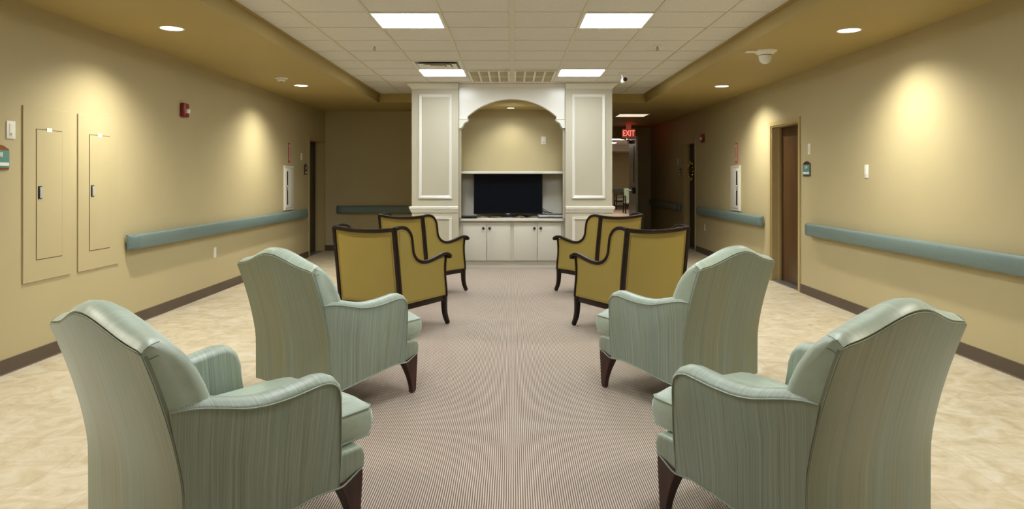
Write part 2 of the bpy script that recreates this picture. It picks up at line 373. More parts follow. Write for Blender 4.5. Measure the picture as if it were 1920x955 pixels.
# corridor double door: steel frame in the partition and the open leaf seen nearly edge on
bm = B(); box(bm, 1.95, 2.0, YP-.02, YP+.18, 0, 2.39); box(bm, 2.93, 2.98, YP-.02, YP+.18, 0, 2.39); box(bm, 2.0, 2.93, YP-.02, YP+.18, 2.34, 2.39)
dfr = struct('door_4', bm, 'frame')
leaf = link('door_leaf', bx(2.87, 2.915, 16.30, 17.30, .012, 2.33, .003), 'steel_door', dfr)
link('vision_panel', bx(2.862, 2.869, 16.52, 16.66, 1.25, 2.12, .002), 'black', leaf)
bm = B(); box(bm, 2.80, 2.866, 16.36, 16.5, 1.0, 1.14, .01); tube(bm, [(2.80, 16.4, 1.07), (2.78, 16.6, 1.07), (2.79, 17.1, 1.07), (2.866, 17.12, 1.07)], .016)
link('push_bar', bm, 'black', leaf, 40)
bm = B(); box(bm, 2.79, 2.866, 16.8, 17.08, 2.19, 2.26, .01); tube(bm, [(2.82, 16.95, 2.27), (2.70, 16.75, 2.28), (2.66, 17.38, 2.33)], .012)
link('door_closer', bm, 'black', leaf, 40)
for z in (.25, 1.2, 2.1): link('hinge', bx(2.90, 2.935, 17.29, 17.34, z, z+.11, .002), 'metal', leaf)

# ---------------------------------------------------------------- ceiling lights
def troffer(x, y, label, lens='lens', name='ceiling_light', group='fluorescent ceiling lights', z=ZT):
    t = thing(name, label, 'ceiling light', (x, y, z), 0, group)
    h = .3048; f = .022
    bm = B(); box(bm, -h, h, -h, -h+f, -.012, -.001); box(bm, -h, h, h-f, h, -.012, -.001); box(bm, -h, -h+f, -h+f, h-f, -.012, -.001); box(bm, h-f, h, -h+f, h-f, -.012, -.001)
    link('light_frame', bm, 'plastic_white', t)
    link('lens', bx(-h+f, h-f, -h+f, h-f, -.008, -.002), lens, t)
    return t
xs = (-.9144, .9144)
row = [5.95+.3048, 9.0+.3+.045, 2.9+.3048]
side_n = ('left', 'right')
for j, y in enumerate(row):
    for i, x in enumerate(xs):
        lab = ['bright square fluorescent ceiling light nearest the viewer, on the %s', 'square fluorescent ceiling light just in front of the column on the %s',
               'square fluorescent ceiling light overhead, out of frame on the %s'][j] % side_n[i]
        troffer(x, y, lab)
troffer(2.38, 13.98, 'dim square ceiling light over the dark corridor in front of the exit sign', 'lens_dim', z=ZS)
for i, (x, y) in enumerate(((3.8, 25.2), (3.8, 27.8), (1.2, 25.2), (6.2, 25.2), (3.8, 20.5))):  # last three panels are unseen, added to light the far room
    troffer(x, y, ['ceiling light seen through the open doorway, nearer of the two thin bright strips', 'ceiling light seen through the open doorway, farther of the two thin bright strips',
                   'added ceiling light of the far room, unseen left of the doorway', 'added ceiling light of the far room, unseen right of the doorway', 'added ceiling light of the far room, unseen just past the doorway'][i], 'lens_far')

def downlight(x, y, z, label, power=SPOT_W, angle=140, blend=1.0, r=.088):
    t = thing('recessed_downlight', label, 'downlight', (x, y, z), 0, 'round recessed downlights')
    pr = [(r, -.001), (r*1.16, -.001), (r*1.16, -.004), (r*1.06, -.008), (r, -.006)]
    link('trim_ring', loft_ring(pr, 32), 'plastic_white', t, 40)
    link('lamp_lens', lathe(B(), [(r, -.001), (r*.97, -.004), (.02, -.006), (.0, -.006)], n=32), 'bulb', t, 40)
    ld = bpy.data.lights.new('downlight_lamp', 'SPOT'); ld.energy = power; ld.color = SPOT_COL; ld.spot_size = math.radians(angle); ld.spot_blend = blend; ld.shadow_soft_size = .05
    lo = bpy.data.objects.new('downlight_lamp', ld); COL.objects.link(lo); lo.parent = t; lo.location = (0, 0, -.03)
for y, wd in ((5.9, 'nearer'), (9.52, 'farther'), (2.25, 'overhead, out of frame,'), (-1.4, 'behind the viewer,')):
    downlight(-2.85, y, ZS, 'round downlight in the left soffit, %s of its row' % wd)
    downlight(2.86, y+.08, ZS, 'round downlight in the right soffit, %s of its row' % wd)
downlight(-.02, 10.83, 2.44, 'small downlight inside the arched niche above the television', 24, 130, 1.0, .055)

# ---------------------------------------------------------------- green wing chairs
def build_green():
    root = thing('upholstered_armchair', '', 'armchair', (0, 0, 0), 0, 'pale green armchairs')
    def yr(z):
        t = max(0, (z-.176)/.674); return -.308-.128*max(0, (t-.28)/.72)**1.5
    def hw(z):
        t = max(0, (z-.176)/.674); return .349+.004*min(t, 1.1)
    def zt(s):
        a = min(abs(s)/.90, 1); return .846+.070*(.5+.5*math.cos(PI*a))-.010*abs(s)**14
    # padded back: closed profile swept across the width
    NS = 28; rings = []
    for i in range(NS+1):
        s = math.sin((i/NS-.5)*PI); s = .55*s+.45*(2*i/NS-1); z1 = zt(s)
        k = math.sqrt(max(0, 1-abs(s)**4)); th = .085+.105*k; tk = .58+.42*math.sqrt(max(0, 1-abs(s)**5))
        P = []
        for j in range(9):
            z = .14+(z1-.14)*j/8; P.append((yr(z)+.004, z))
        y1 = yr(z1)
        g = .42+.58*k
        P += [(y1-.005, z1+.010*tk+.002), (y1+.010, z1+.030*tk), (y1+.040*g, z1+.042*tk), (y1+.078*g, z1+.036*tk), (y1+.112*g, z1+.014*tk)]
        for d, h in ((.142, -.020), (.164, -.055), (.182, -.100), (.192, -.155), (.197, -.215), (.20, -.28)):
            P.append((yr(z1+h)+d*(.56+.44*k), z1+h))
        for j in range(1, 5):
            z = z1-.28+(.36-z1+.28)*j/4; P.append((yr(z)+.2*(.56+.44*k)+.01*j/4, z))
        P.append((yr(.2)+.05, .33)); P.append((yr(.17)+.05, .14))
        rings.append([(s*(hw(z)-(.003 if z < z1+.001 else 0)-.016*max(0, (z-z1)/.044)), y, z) for y, z in P])
    bm = B(); loft(bm, rings); link('back_cushion', bm, 'fabric_top_lit', root, 38)
    # flat outside panel of the back with its welt
    bm = B(); rg = []
    for i in range(17):
        s = -1+i/8; z1 = zt(s); col = []
        for j in range(15):
            z = .133+(z1-.133)*j/14; q = j/14
            col.append(((s*hw(z)*1.002, yr(z)-.006-.010*(1-s**4)*math.sin(PI*min(1, q*1.02))**.7, z), (s*hw(z)*1.002, yr(z)+.012, z)))
        rg.append(col)
    slab(bm, rg); link('back_panel', bm, 'fabric_back_shaded', root, 38)
    edge = [(-hw(z), yr(z)-.002, z) for z in [.133+(.840-.133)*j/12 for j in range(12)]]
    edge += [(s*hw(zt(s)), yr(zt(s))-.004, zt(s)+.002) for s in [-1+i/12 for i in range(25)]]
    edge += [(-p[0], p[1], p[2]) for p in reversed(edge[:12])]
    link('piping', tube(B(), edge, .0022, 6), 'fabric_piping', root, 60)
    # stitched pleats where the roll of the back turns the corner
    for sx in (-1, 1):
        for a in (0, .03):
            zz = .848-a
            link('seam', tube(B(), spline([(sx*.3515, yr(zz)+.006, zz+.002), (sx*.351, yr(zz)+.03, zz+.016-a*.2), (sx*.345, yr(zz)+.055, zz+.020-a*.3)], 3), .0012, 5), 'rail_cap', root, 60)
    # arms
    low = [(-.306, .140), (-.27, .153), (-.217, .163), (-.166, .169), (-.089, .180), (.005, .194), (.102, .208), (.188, .217), (.272, .211)]
    fr = [(.268, .30), (.259, .40), (.247, .50), (.239, .555), (.228, .592), (.210, .612), (.19, .621)]
    tp = [(.16, .624), (.12, .618), (.056, .608), (-.007, .602), (-.06, .601), (-.12, .608), (-.188, .625), (-.25, .640), (-.30, .648), (-.358, .651)]
    rear = [(yr(z)+.001, z) for z in (.58, .50, .42, .34, .26, .20)]
    prof = low+fr+tp+rear; n = len(prof); nf = len(low+fr+tp)-1
    def xo(y, z):
        f = min(1, max(0, (y+.38)/.60)); h = min(1, max(0, (z-.21)/.40))
        return (.350-.012*f)*(1-h)+(.354+.044*f)*h
    for sx in (-1, 1):
        rings = []
        for q in [0, .03, .1, .2, .35, .5, .65, .8, .9, .97, 1]:
            b = .030*math.sin(PI*min(max(q, 0), 1))**.55 if 0 < q < 1 else 0
            rg = []
            for i, (y, z) in enumerate(prof):
                if i < len(low) or i >= nf: dy = dz = 0
                else:
                    a, c = prof[i-1], prof[(i+1) % n]; tx, tz = c[0]-a[0], c[1]-a[1]; L = math.hypot(tx, tz)
                    dy, dz = tz/L*b, -tx/L*b
                    if i < len(low)+3: dy *= .45*(i-len(low)+1)/3; dz = 0
                rg.append((sx*(xo(y, z)-q*(.105 if z > .3 else .09)), y+dy, z+dz))
            rings.append(rg)
        bm = B(); loft(bm, rings); link('arm', bm, 'fabric', root, 42)
        bm = B()
        tube(bm, spline([(sx*(xo(y, z)+.001), y, z+.001) for y, z in (fr+tp)], 2), .0030, 6)
        tube(bm, spline([(sx*(xo(y, z)+.001), y, z-.001) for y, z in low]+[(sx*.332, .31, .214), (sx*.326, .352, .230), (sx*.316, .404, .246)], 2), .0034, 6)
        tube(bm, [(sx*(xo(y, z)+.0005), y, z) for y, z in [low[-1]]+fr[:3]], .0016, 5)
        link('piping', bm, 'fabric_piping', root, 60)
    # seat base (apron)
    bm = prism(B(), [(-.31, .165), (-.1, .185), (.12, .215), (.272, .212), (.31, .215), (.352, .231), (.406, .248), (.410, .29), (.398, .322), (.38, .330), (-.31, .330)], 'x', -.326, .326, .016, 3)
    link('seat_base', bm, 'fabric', root, 50)
    # T-shaped loose cushion
    T = [(-.238, -.20), (.238, -.20), (.262, .255), (.275, .268), (.279, .31), (.268, .462), (.245, .492), (.12, .503), (-.12, .503), (-.245, .492), (-.268, .462), (-.279, .31), (-.275, .268), (-.262, .255)]
    bm = B(); rings = []
    for z, o in ((.332, -.010), (.336, 0), (.36, .007), (.39, .009), (.42, .007), (.443, 0), (.452, -.010)):
        rings.append([(x*(1+o/.23), y+o*(1 if y > .3 else 0), z) for x, y in T])
    R = loft(bm, rings)
    c = bm.verts.new((0, .15, .496))
    top = [f for f in bm.faces if len(f.verts) > 4 and f.calc_center_median().z > .44]
    for f in top: bm.faces.remove(f)
    mid = [bm.verts.new((x*.88, .15+(y-.15)*.85, .484)) for x, y in T]; tr = R[-1]
    for i in range(len(T)):
        bm.faces.new((tr[i], tr[(i+1) % len(T)], mid[(i+1) % len(T)], mid[i])); bm.faces.new((mid[i], mid[(i+1) % len(T)], c))
    cu = link('seat_cushion', bm, 'fabric_top_lit', root, 50)
    bm = B()
    for z in (.338, .443): tube(bm, [(x*1.01, y+.002, z) for x, y in T], .004, 6, cyclic=True)
    link('piping', bm, 'fabric_piping', cu, 60)
    # legs
    for sx in (-1, 1):
        rings = []
        for k in range(9):
            t = k/8; z = .006+t*.235; yb = .348-.075*t**1.8; yf = .380+.020*t; xi = .290-.05*t**1.5; xout = .322-.004*t
            rings.append([(sx*xi, yb, z), (sx*xout, yb, z), (sx*xout, yf, z), (sx*xi, yf, z)])
        bm = B(); loft(bm, rings); es = [e for e in bm.edges if abs(e.verts[0].co.z-e.verts[1].co.z) > .01]
        bmesh.ops.bevel(bm, geom=es, offset=.003, segments=1, affect='EDGES'); link('leg', bm, 'mahogany', root, 30)
        rings = []
        for k in range(7):
            t = k/6; z = .006+t*.19; yc = -.275+.035*t**1.4; hy = .016+.014*t
            rings.append([(sx*(.232-.008*t), yc-hy, z), (sx*(.265+.012*t), yc-hy, z), (sx*(.265+.012*t), yc+hy, z), (sx*(.232-.008*t), yc+hy, z)])
        bm = B(); loft(bm, rings); link('leg', bm, 'mahogany', root, 30)
        for (gx, gy) in ((.267, .377), (.279, -.345)):
            pass
    return root
DEG = math.radians
g0 = build_green()
ZC = .0005
GREEN = [((-1.068, 2.582), -38.6, 'pale green high-backed armchair closest to the viewer on the left'),
         ((1.062, 2.652), 31.1, 'pale green high-backed armchair closest to the viewer on the right'),
         ((-1.092, 4.333), -36.9, 'pale green armchair on the left between a gold armchair and the closest green one'),
         ((1.062, 4.437), 36.2, 'pale green armchair on the right between a gold armchair and the closest green one')]
for i, ((x, y), a, lab) in enumerate(GREEN):
    if i == 0: g0.location = (x, y, ZC); g0.rotation_euler = (0, 0, DEG(a)); g0['label'] = lab
    else: dup(g0, (x, y, ZC), DEG(a), lab)

# ---------------------------------------------------------------- gold wing chairs with dark wood frames
def build_gold():
    root = thing('wood_framed_armchair', '', 'armchair', (0, 0, 0), 0, 'gold armchairs with dark wood frames')
    PT = [(-.398, .915), (-.34, .928), (-.279, .924), (-.222, .898), (-.180, .845), (-.163, .77), (-.150, .70), (-.108, .643), (-.035, .609), (.06, .603), (.16, .620), (.26, .645), (.325, .650), (.372, .634)]
    def px(y): return .333 if y < .1 else .333+.012*(y-.1)/.2
    for sx in (-1, 1):
        pts = spline([(sx*px(y), y, z) for y, z in PT], 4)
        N = len(pts); ww = [.036+.010*max(0, (i/N-.85)/.15) for i in range(N)]
        bm = tube(B(), pts, 0, w=ww, h=[.028]*N, up=None)
        bm.free()
        # section kept square to the chair: width along x, thickness in the y-z plane
        bm = B(); rings = []
        for i, p in enumerate(pts):
            a = pts[max(i-1, 0)]; b = pts[min(i+1, N-1)]; t = (b-a).normalized(); nrm = Vector((0, -t.z, t.y)).normalized()
            hw_, hh = ww[i]/2, .0145; c = .35; ex = Vector((1, 0, 0))
            rings.append([p+ex*(u*hw_)+nrm*(v*hh) for u, v in ((-1, -1+c), (-1+c*.6, -1), (1-c*.6, -1), (1, -1+c), (1, 1-c), (1-c*.6, 1), (-1+c*.6, 1), (-1, 1-c))])
        loft(bm, rings)
        lathe(bm, [(.0, -.026), (.019, -.024), (.022, -.015), (.022, .015), (.019, .024), (.0, .026)], (sx*px(.372), .372, .624), 'x', 14)
        link('arm_rail', bm, 'wood', root, 45)
        # rear post and rear leg
        pp = spline([(sx*.333, -.400, .918), (sx*.333, -.366, .66), (sx*.333, -.330, .36), (sx*.330, -.318, .22), (sx*.330, -.335, .10), (sx*.334, -.385, .006)], 4)
        nn = len(pp); link('rear_post', tube(B(), pp, 0, w=[.036]*(nn-8)+[.036-.002*k*.8 for k in range(8)], h=[.040]*(nn-8)+[.040-.001*k for k in range(8)], up=(0, 1, 0)), 'wood', root, 45)
        # thin front post
        fp = spline([(sx*.344, .330, .640), (sx*.342, .316, .54), (sx*.340, .320, .44), (sx*.338, .338, .33), (sx*.337, .345, .262)], 3)
        link('front_post', tube(B(), fp, 0, w=.030, h=.016, up=(0, 1, 0)), 'wood', root, 45)
        # sabre leg
        lp = spline([(sx*.334, .318, .262), (sx*.334, .319, .19), (sx*.335, .324, .12), (sx*.337, .341, .06), (sx*.341, .368, .006)], 3)
        nn = len(lp); link('leg', tube(B(), lp, 0, w=[.046-.012*k/nn for k in range(nn)], h=[.056-.020*k/nn for k in range(nn)], up=(0, 1, 0)), 'wood', root, 45)
        # upholstered side
        prof = [(p.y, p.z-.006) for p in spline([(0, y, z) for y, z in PT[:-2]], 3)]
        prof = [(-.390, .90)]+prof[1:-1]+[(.316, .625), (.306, .54), (.311, .44), (.328, .33), (.334, .268), (-.32, .268), (-.335, .40), (-.36, .62)]
        link('side_panel', prism(B(), prof, 'x', sx*.316, sx*.3435, .003, 1), 'gold_fabric', root, 30)
        inn = [(p.y, p.z) for p in spline([(0, y, z) for y, z in [(-.345, .895), (-.29, .898), (-.240, .876), (-.208, .835), (-.192, .77), (-.178, .692), (-.130, .622), (-.045, .583), (.06, .577), (.16, .593), (.26, .618), (.299, .620)]], 3)]
        inn += [(.292, .54), (.297, .44), (.313, .34), (.318, .284), (-.298, .284), (-.31, .40), (-.335, .62)]
        link('piping', tube(B(), [(sx*.3438, y, z) for y, z in inn], .0026, 5, cyclic=True), 'gold_piping', root, 60)
    def ry(z): return -.400+(.918-z)*.1255 if z > .36 else -.330+(.36-z)*.08
    # top rail dips in the middle
    tr = spline([(s*.333, -.400-.010*(1-s*s), .916-.022*(1-s*s)) for s in (-1, -.75, -.5, -.25, 0, .25, .5, .75, 1)], 3)
    link('top_rail', tube(B(), tr, 0, w=.034, h=.034, up=(0, 0, 1)), 'wood', root, 45)
    bm = B(); box(bm, -.335, .335, .305, .343, .222, .270, .003); box(bm, -.335, .335, -.335, -.297, .222, .270, .003)
    for sx in (-1, 1): box(bm, sx*.318, sx*.348, -.31, .33, .222, .270, .003)
    link('seat_rail', bm, 'wood', root, 45)
    # outside back panel (gold) and inside back pad
    def zt(s): return .905-.022*(1-s*s)
    bm = B(); rg = []
    for i in range(13):
        s = -1+i/6; c = []
        for j in range(11):
            z = .268+(zt(s)-.268)*j/10; c.append(((s*.317, ry(z)-.008-.010*(1-s**4)*math.sin(PI*j/10)**.6, z), (s*.317, ry(z)+.012, z)))
        rg.append(c)
    slab(bm, rg); link('back_panel', bm, 'gold_fabric', root, 40)
    def bp(s, z): return (s*.296, ry(z)-.010-.006*(1-abs(s)**4), z)
    edge = [bp(-1, .29+(.868-.29)*j/10) for j in range(11)]+[bp(s, zt(s)-.036) for s in [-.98+i*.14 for i in range(1, 14)]]+[bp(1, .868-(.868-.29)*j/10) for j in range(11)]+[bp(s, .288) for s in (.5, 0, -.5)]
    link('piping', tube(B(), edge, .0026, 5, cyclic=True), 'gold_piping', root, 60)
    bm = B(); rg = []
    for i in range(13):
        s = -1+i/6; c = []; k = math.sqrt(max(0, 1-s**6))
        for j in range(11):
            z = .40+(zt(s)-.012-.40)*j/10; c.append(((s*.312, ry(z)+.016+(.03+.035*k)*(1-abs(2*j/10-1)**4*.7), z), (s*.312, ry(z)+.0125, z)))
        rg.append(c)
    slab(bm, rg); link('back_cushion', bm, 'gold_fabric', root, 40)
    link('seat_cushion', bx(-.308, .308, -.25, .335, .272, .43, .03, 4), 'gold_fabric', root, 50)
    return root
y0_ = build_gold()
GOLD = [((-1.073, 6.379), -29.6, 'gold armchair with dark wood frame, nearer of the two on the left of the aisle'),
        ((-1.039, 8.345), -35.0, 'gold armchair with dark wood frame, farther left, in front of the left column'),
        ((1.043, 6.311), 29.5, 'gold armchair with dark wood frame, nearer of the two on the right of the aisle'),
        ((1.017, 8.341), 36.3, 'gold armchair with dark wood frame, farther right, in front of the right column')]
for i, ((x, y), a, lab) in enumerate(GOLD):
    if i == 0: y0_.location = (x, y, ZC); y0_.rotation_euler = (0, 0, DEG(a)); y0_['label'] = lab
    else: dup(y0_, (x, y, ZC), DEG(a), lab)
for o in list(bpy.data.objects):
    if o.parent is None and o.name.startswith(('upholstered_armchair', 'wood_framed_armchair')): o.location.z = .003 if o.name.startswith('uph') else .0085

# ---------------------------------------------------------------- columns, arch and built-in
def rect_molding(bm, x0, x1, z0, z1, y, w=.045, d=.022):
    """mitred picture-frame moulding standing proud of plane y towards -y"""
    pr = [(0, 0), (0, -.012), (.006, -d), (.016, -d*.75), (.022, -d*.95), (.034, -d*.55), (w, -.006), (w, 0)]
    rings = []
    for cx, cz, sx, sz in ((x0, z0, 1, 1), (x1, z0, -1, 1), (x1, z1, -1, -1), (x0, z1, 1, -1)):
        rings.append([(cx+sx*a, y+b, cz+sz*a) for a, b in pr])
    loft(bm, rings+[rings[0]], cap=False); return bm
def wrap_trim(bm, x0, x1, y0, y1, sx, prof):
    """profile (out, z) run around the front and both sides of a column"""
    A, C = (x0, x1) if sx < 0 else (x1, x0)   # outer corner, inner edge
    rings = []
    for f in ('a', 'b', 'c'):
        rings.append([{'a': (A+sx*o, y1, z), 'b': (A+sx*o, y0-o, z), 'c': (C, y0-o, z)}[f] for o, z in prof])
    loft(bm, rings); return bm
for sx, nm in ((-1, 'left'), (1, 'right')):
    t = thing('decorative_column', 'square beige column with white panel mouldings on the %s of the television niche' % nm, 'column', (0, 0, 0), 0, 'columns flanking the niche')
    a, b = sorted((sx*.79, sx*1.48))
    link('shaft', bx(a, b, 10.4, 10.62, 0, ZT-.002), 'column', t)
    link('side_return', bx(sx*1.465, sx*1.483, 10.62, 11.6, 0, ZT-.002), 'wall', t)
    m0, m1 = sorted((sx*.885, sx*1.378))
    link('upper_panel_molding', rect_molding(B(), m0, m1, 1.055, 2.597, 10.4), 'whitegloss', t, 30)
    link('lower_panel_molding', rect_molding(B(), m0, m1, .20, .785, 10.4), 'whitegloss', t, 30)
    e = .006
    link('crown_molding', wrap_trim(B(), a, b, 10.4, 10.62, sx, [(0, ZT-.085), (.012, ZT-.085), (.016, ZT-.07), (.03, ZT-.055), (.055, ZT-.035), (.075, ZT-.022), (.082, ZT-.018), (.082, ZT-.004), (0, ZT-.004)]), 'white', t, 30)
    link('chair_rail', wrap_trim(B(), a, b, 10.4, 10.62, sx, [(0, .848), (.010, .850), (.014, .870), (.022, .880), (.022, .892), (.030, .898), (.036, .915), (.036, .932), (.028, .940), (0, .942)]), 'whitegloss', t, 30)
    link('column_base', wrap_trim(B(), a, b, 10.4, 10.62, sx, [(0, .007), (.015, .007), (.015, .10), (.006, .118), (0, .12)]), 'whitegloss', t, 30)
# arch
t = thing('archway', 'white arched header spanning the niche between the two columns', 'arch', (0, 0, 0))
arc = []
hwid, zsp, zap = .66, 2.275, 2.53
for k in range(33):
    a = PI*(1-k/32); arc.append((hwid*math.cos(a)*1.0, zsp+(zap-zsp)*math.sin(a)**.9))
R_ = (hwid**2+(zap-zsp)**2)/(2*(zap-zsp)); zc = zap-R_; am = math.asin(hwid/R_)
arc = [(R_*math.sin(-am+2*am*k/32), zc+R_*math.cos(-am+2*am*k/32)) for k in range(33)]
bm = B(); top = ZT-.002; y0, y1 = 10.46, 10.615
pl = [(-.789, 2.235)]+[(-.66, 2.235)]+arc+[(.66, 2.235), (.789, 2.235)]
fr_ = [[bm.verts.new((x, y, z)) for x, z in pl] for y in (y0, y1)]; tp_ = [[bm.verts.new((x, y, top)) for x, z in pl] for y in (y0, y1)]
n = len(pl)
for i in range(n-1):
    for k in (0, 1): bm.faces.new((fr_[k][i], fr_[k][i+1], tp_[k][i+1], tp_[k][i])) if abs(pl[i][0]-pl[i+1][0]) > 1e-5 else None
    bm.faces.new((fr_[0][i], fr_[0][i+1], fr_[1][i+1], fr_[1][i])); 
    if abs(pl[i][0]-pl[i+1][0]) > 1e-5: bm.faces.new((tp_[0][i], tp_[0][i+1], tp_[1][i+1], tp_[1][i]))
for i in (0, n-1): bm.faces.new((fr_[0][i], fr_[1][i], tp_[1][i], tp_[0][i]))
link('arch_header', bm, 'whitegloss', t, 30)
bm = B()
prism(bm, [(y0, ZT-.05), (y0-.012, ZT-.05), (y0-.02, ZT-.035), (y0-.045, ZT-.015), (y0-.05, ZT-.004), (y0, ZT-.004)], 'x', -.789, .789)
link('cornice', bm, 'whitegloss', t, 30)
for sx in (-1, 1):
    pr = [(.789, 2.228), (.655, 2.228), (.650, 2.215), (.662, 2.207), (.664, 2.196), (.690, 2.186), (.712, 2.168), (.722, 2.148), (.724, 2.128), (.738, 2.118), (.748, 2.100), (.789, 2.095)]
    bm = prism(B(), [(sx*x, z) for x, z in pr], 'y', 10.445, 10.63, .003, 1)
    box(bm, sx*.645, sx*.7885, 10.435, 10.632, 2.2285, 2.2345)
    lathe(bm, [(.0, -.006), (.014, -.004), (.016, .1)], (sx*.735, 10.45, 2.150), 'y', 12)
    link('corbel', bm, 'white', t, 30)
    link('side_casing', bx(sx*.76, sx*.7885, 10.50, 10.57, .76, 2.094), 'column', t)

# niche built-in
t = thing('wall_shelf', 'white shelf board with white panels below it, behind the television', 'shelf', (0, 0, 0))
link('shelf_board', bx(-.786, .786, 10.70, 11.145, 1.423, 1.462, .004), 'white', t, 30)
link('back_panel', bx(-.786, .786, 11.10, 11.12, .755, 1.42), 'white', t)
link('shelf_apron', bx(-.786, .786, 11.06, 11.098, 1.345, 1.42), 'column', t)
bm = bx(-.788, .788, 10.585, 11.14, .710, .750, .006)
tag(link('countertop', bm, 'white', None, 40), 'white countertop running over both cabinets under the television', 'countertop')
def cabinet(x0, x1, label):
    t = thing('base_cabinet', label, 'cabinet', ((x0+x1)/2, 0, 0), 0, 'white base cabinets under the television')
    h = (x1-x0)/2
    bm = B(); box(bm, -h, h, 10.655, 11.14, .1, .709); link('body', bm, 'cabinet', t)
    link('toe_board', bx(-h, h, 10.675, 10.70, .0, .1), 'cabinet', t)
    lf = .045 if x0 < -.5 else .026; rf = .045 if x1 > .5 else .026
    a, b = -h+lf, h-rf; m = (a+b)/2
    for k, (p, q) in enumerate(((a, m-.0025), (m+.0025, b))):
        d = link('door', bx(p, q, 10.635, 10.6535, .112, .682, .003), 'cabinet', t, 30)
        kx = (q-.045) if k == 0 else (p+.045)
        link('knob', lathe(B(), [(.007, 0), (.007, -.012), (.018, -.016), (.0215, -.024), (.017, -.033), (.0, -.036)], (kx, 10.635, .600), 'y', 16), 'black', d, 60)
    return t
cabinet(-.787, -.001, 'white two-door cabinet with round dark knobs, left half under the television')
cabinet(.001, .787, 'white two-door cabinet with round dark knobs, right half under the television')

# television and what lies around it
t = thing('television', 'large black flat-screen television standing on the white countertop', 'television', (-.06, 10.86, .7505))
link('casing', bx(-.532, .532, .0, .035, .045, .667, .006), 'black', t, 30)
link('screen', bx(-.520, .520, -.003, -.0005, .066, .656), 'screen', t)
link('back_housing', bx(-.36, .36, .036, .075, .10, .5, .015), 'black', t, 30)
bm = B(); prism(bm, [(-.028, .0), (.028, .0), (.022, .06), (-.022, .06)], 'y', .0, .03)
link('stand_neck', bm, 'black', t)
bm = B()
for sx in (-1, 1):
    tube(bm, [(0, .015, .010), (sx*.16, -.05, .009), (sx*.30, -.11, .007)], 0, w=.03, h=.010, up=(0, 0, 1)); tube(bm, [(0, .02, .010), (sx*.14, .08, .009), (sx*.25, .14, .007)], 0, w=.03, h=.010, up=(0, 0, 1))
link('stand_base', bm, 'black', t)
link('badge', bx(-.028, .028, -.0045, -.0005, .050, .060), 'silver', t)
t = thing('media_player', 'flat black media box on the countertop left of the television', 'media player', (-.655, 10.66, .7505))
link('casing', bx(-.125, .125, -.08, .10, .004, .034, .003), 'black', t, 30)
link('front_display', bx(-.05, .05, -.083, -.0805, .012, .024), 'screen', t)
for xx in (-.1, .1): link('foot', bx(xx-.01, xx+.01, -.06, -.04, 0, .004), 'black', t)
t = thing('disc_player', 'silver disc player on the countertop right of the television', 'disc player', (.590, 10.715, .7505))
link('casing', bx(-.185, .175, -.11, .12, .016, .052, .003), 'silver', t, 30)
link('base', bx(-.190, .178, -.115, .12, .0, .0155, .002), 'black', t, 30)
link('top_cover', bx(-.185, .178, -.10, .12, .0525, .062, .002), 'black', t, 30)
link('disc_tray', bx(-.05, .05, -.1125, -.1105, .028, .040), 'metal', t)
CB = [([(.44, 10.93, .93), (.50, 10.91, .91), (.57, 10.88, .905), (.60, 10.86, .893)], 'cable', 'thick black cable sloping from the television to the silver player'),
      ([(.44, 10.94, .98), (.50, 10.92, .95), (.56, 10.90, .91), (.63, 10.87, .895)], 'cable', 'upper black cable running down to the back of the silver player'),
      ([(.45, 10.92, .90), (.475, 10.90, .94), (.50, 10.88, .92), (.52, 10.87, .893)], 'cable', 'short black cable looping up just right of the television'),
      ([(-.52, 10.72, .833), (-.44, 10.69, .845), (-.36, 10.72, .834), (-.26, 10.70, .846), (-.15, 10.74, .834)], 'cable_tan', 'tan cable lying on the countertop under the left of the television'),
      ([(-.53, 10.74, .834), (-.42, 10.73, .850), (-.30, 10.745, .835), (-.2, 10.73, .845), (-.12, 10.76, .835)], 'cable', 'black cable lying on the countertop under the left of the television'),
      ([(.04, 10.76, .834), (.12, 10.72, .852), (.22, 10.73, .836), (.30, 10.71, .850), (.385, 10.73, .845)], 'cable_tan', 'tan cable lying on the countertop under the right of the television'),
      ([(.02, 10.74, .834), (.14, 10.75, .842), (.24, 10.71, .838), (.32, 10.73, .862), (.39, 10.76, .870)], 'cable', 'black cable lying on the countertop under the right of the television')]
CB = [([(x, y+.04, z-.078) for x, y, z in pts], m, lab) for pts, m, lab in CB]
for pts, m, lab in CB: tag(link('cable', tube(B(), spline(pts, 5), .0055 if m == 'cable' else .004, 6), m, None, 60), lab, 'cable', 'cables around the television')

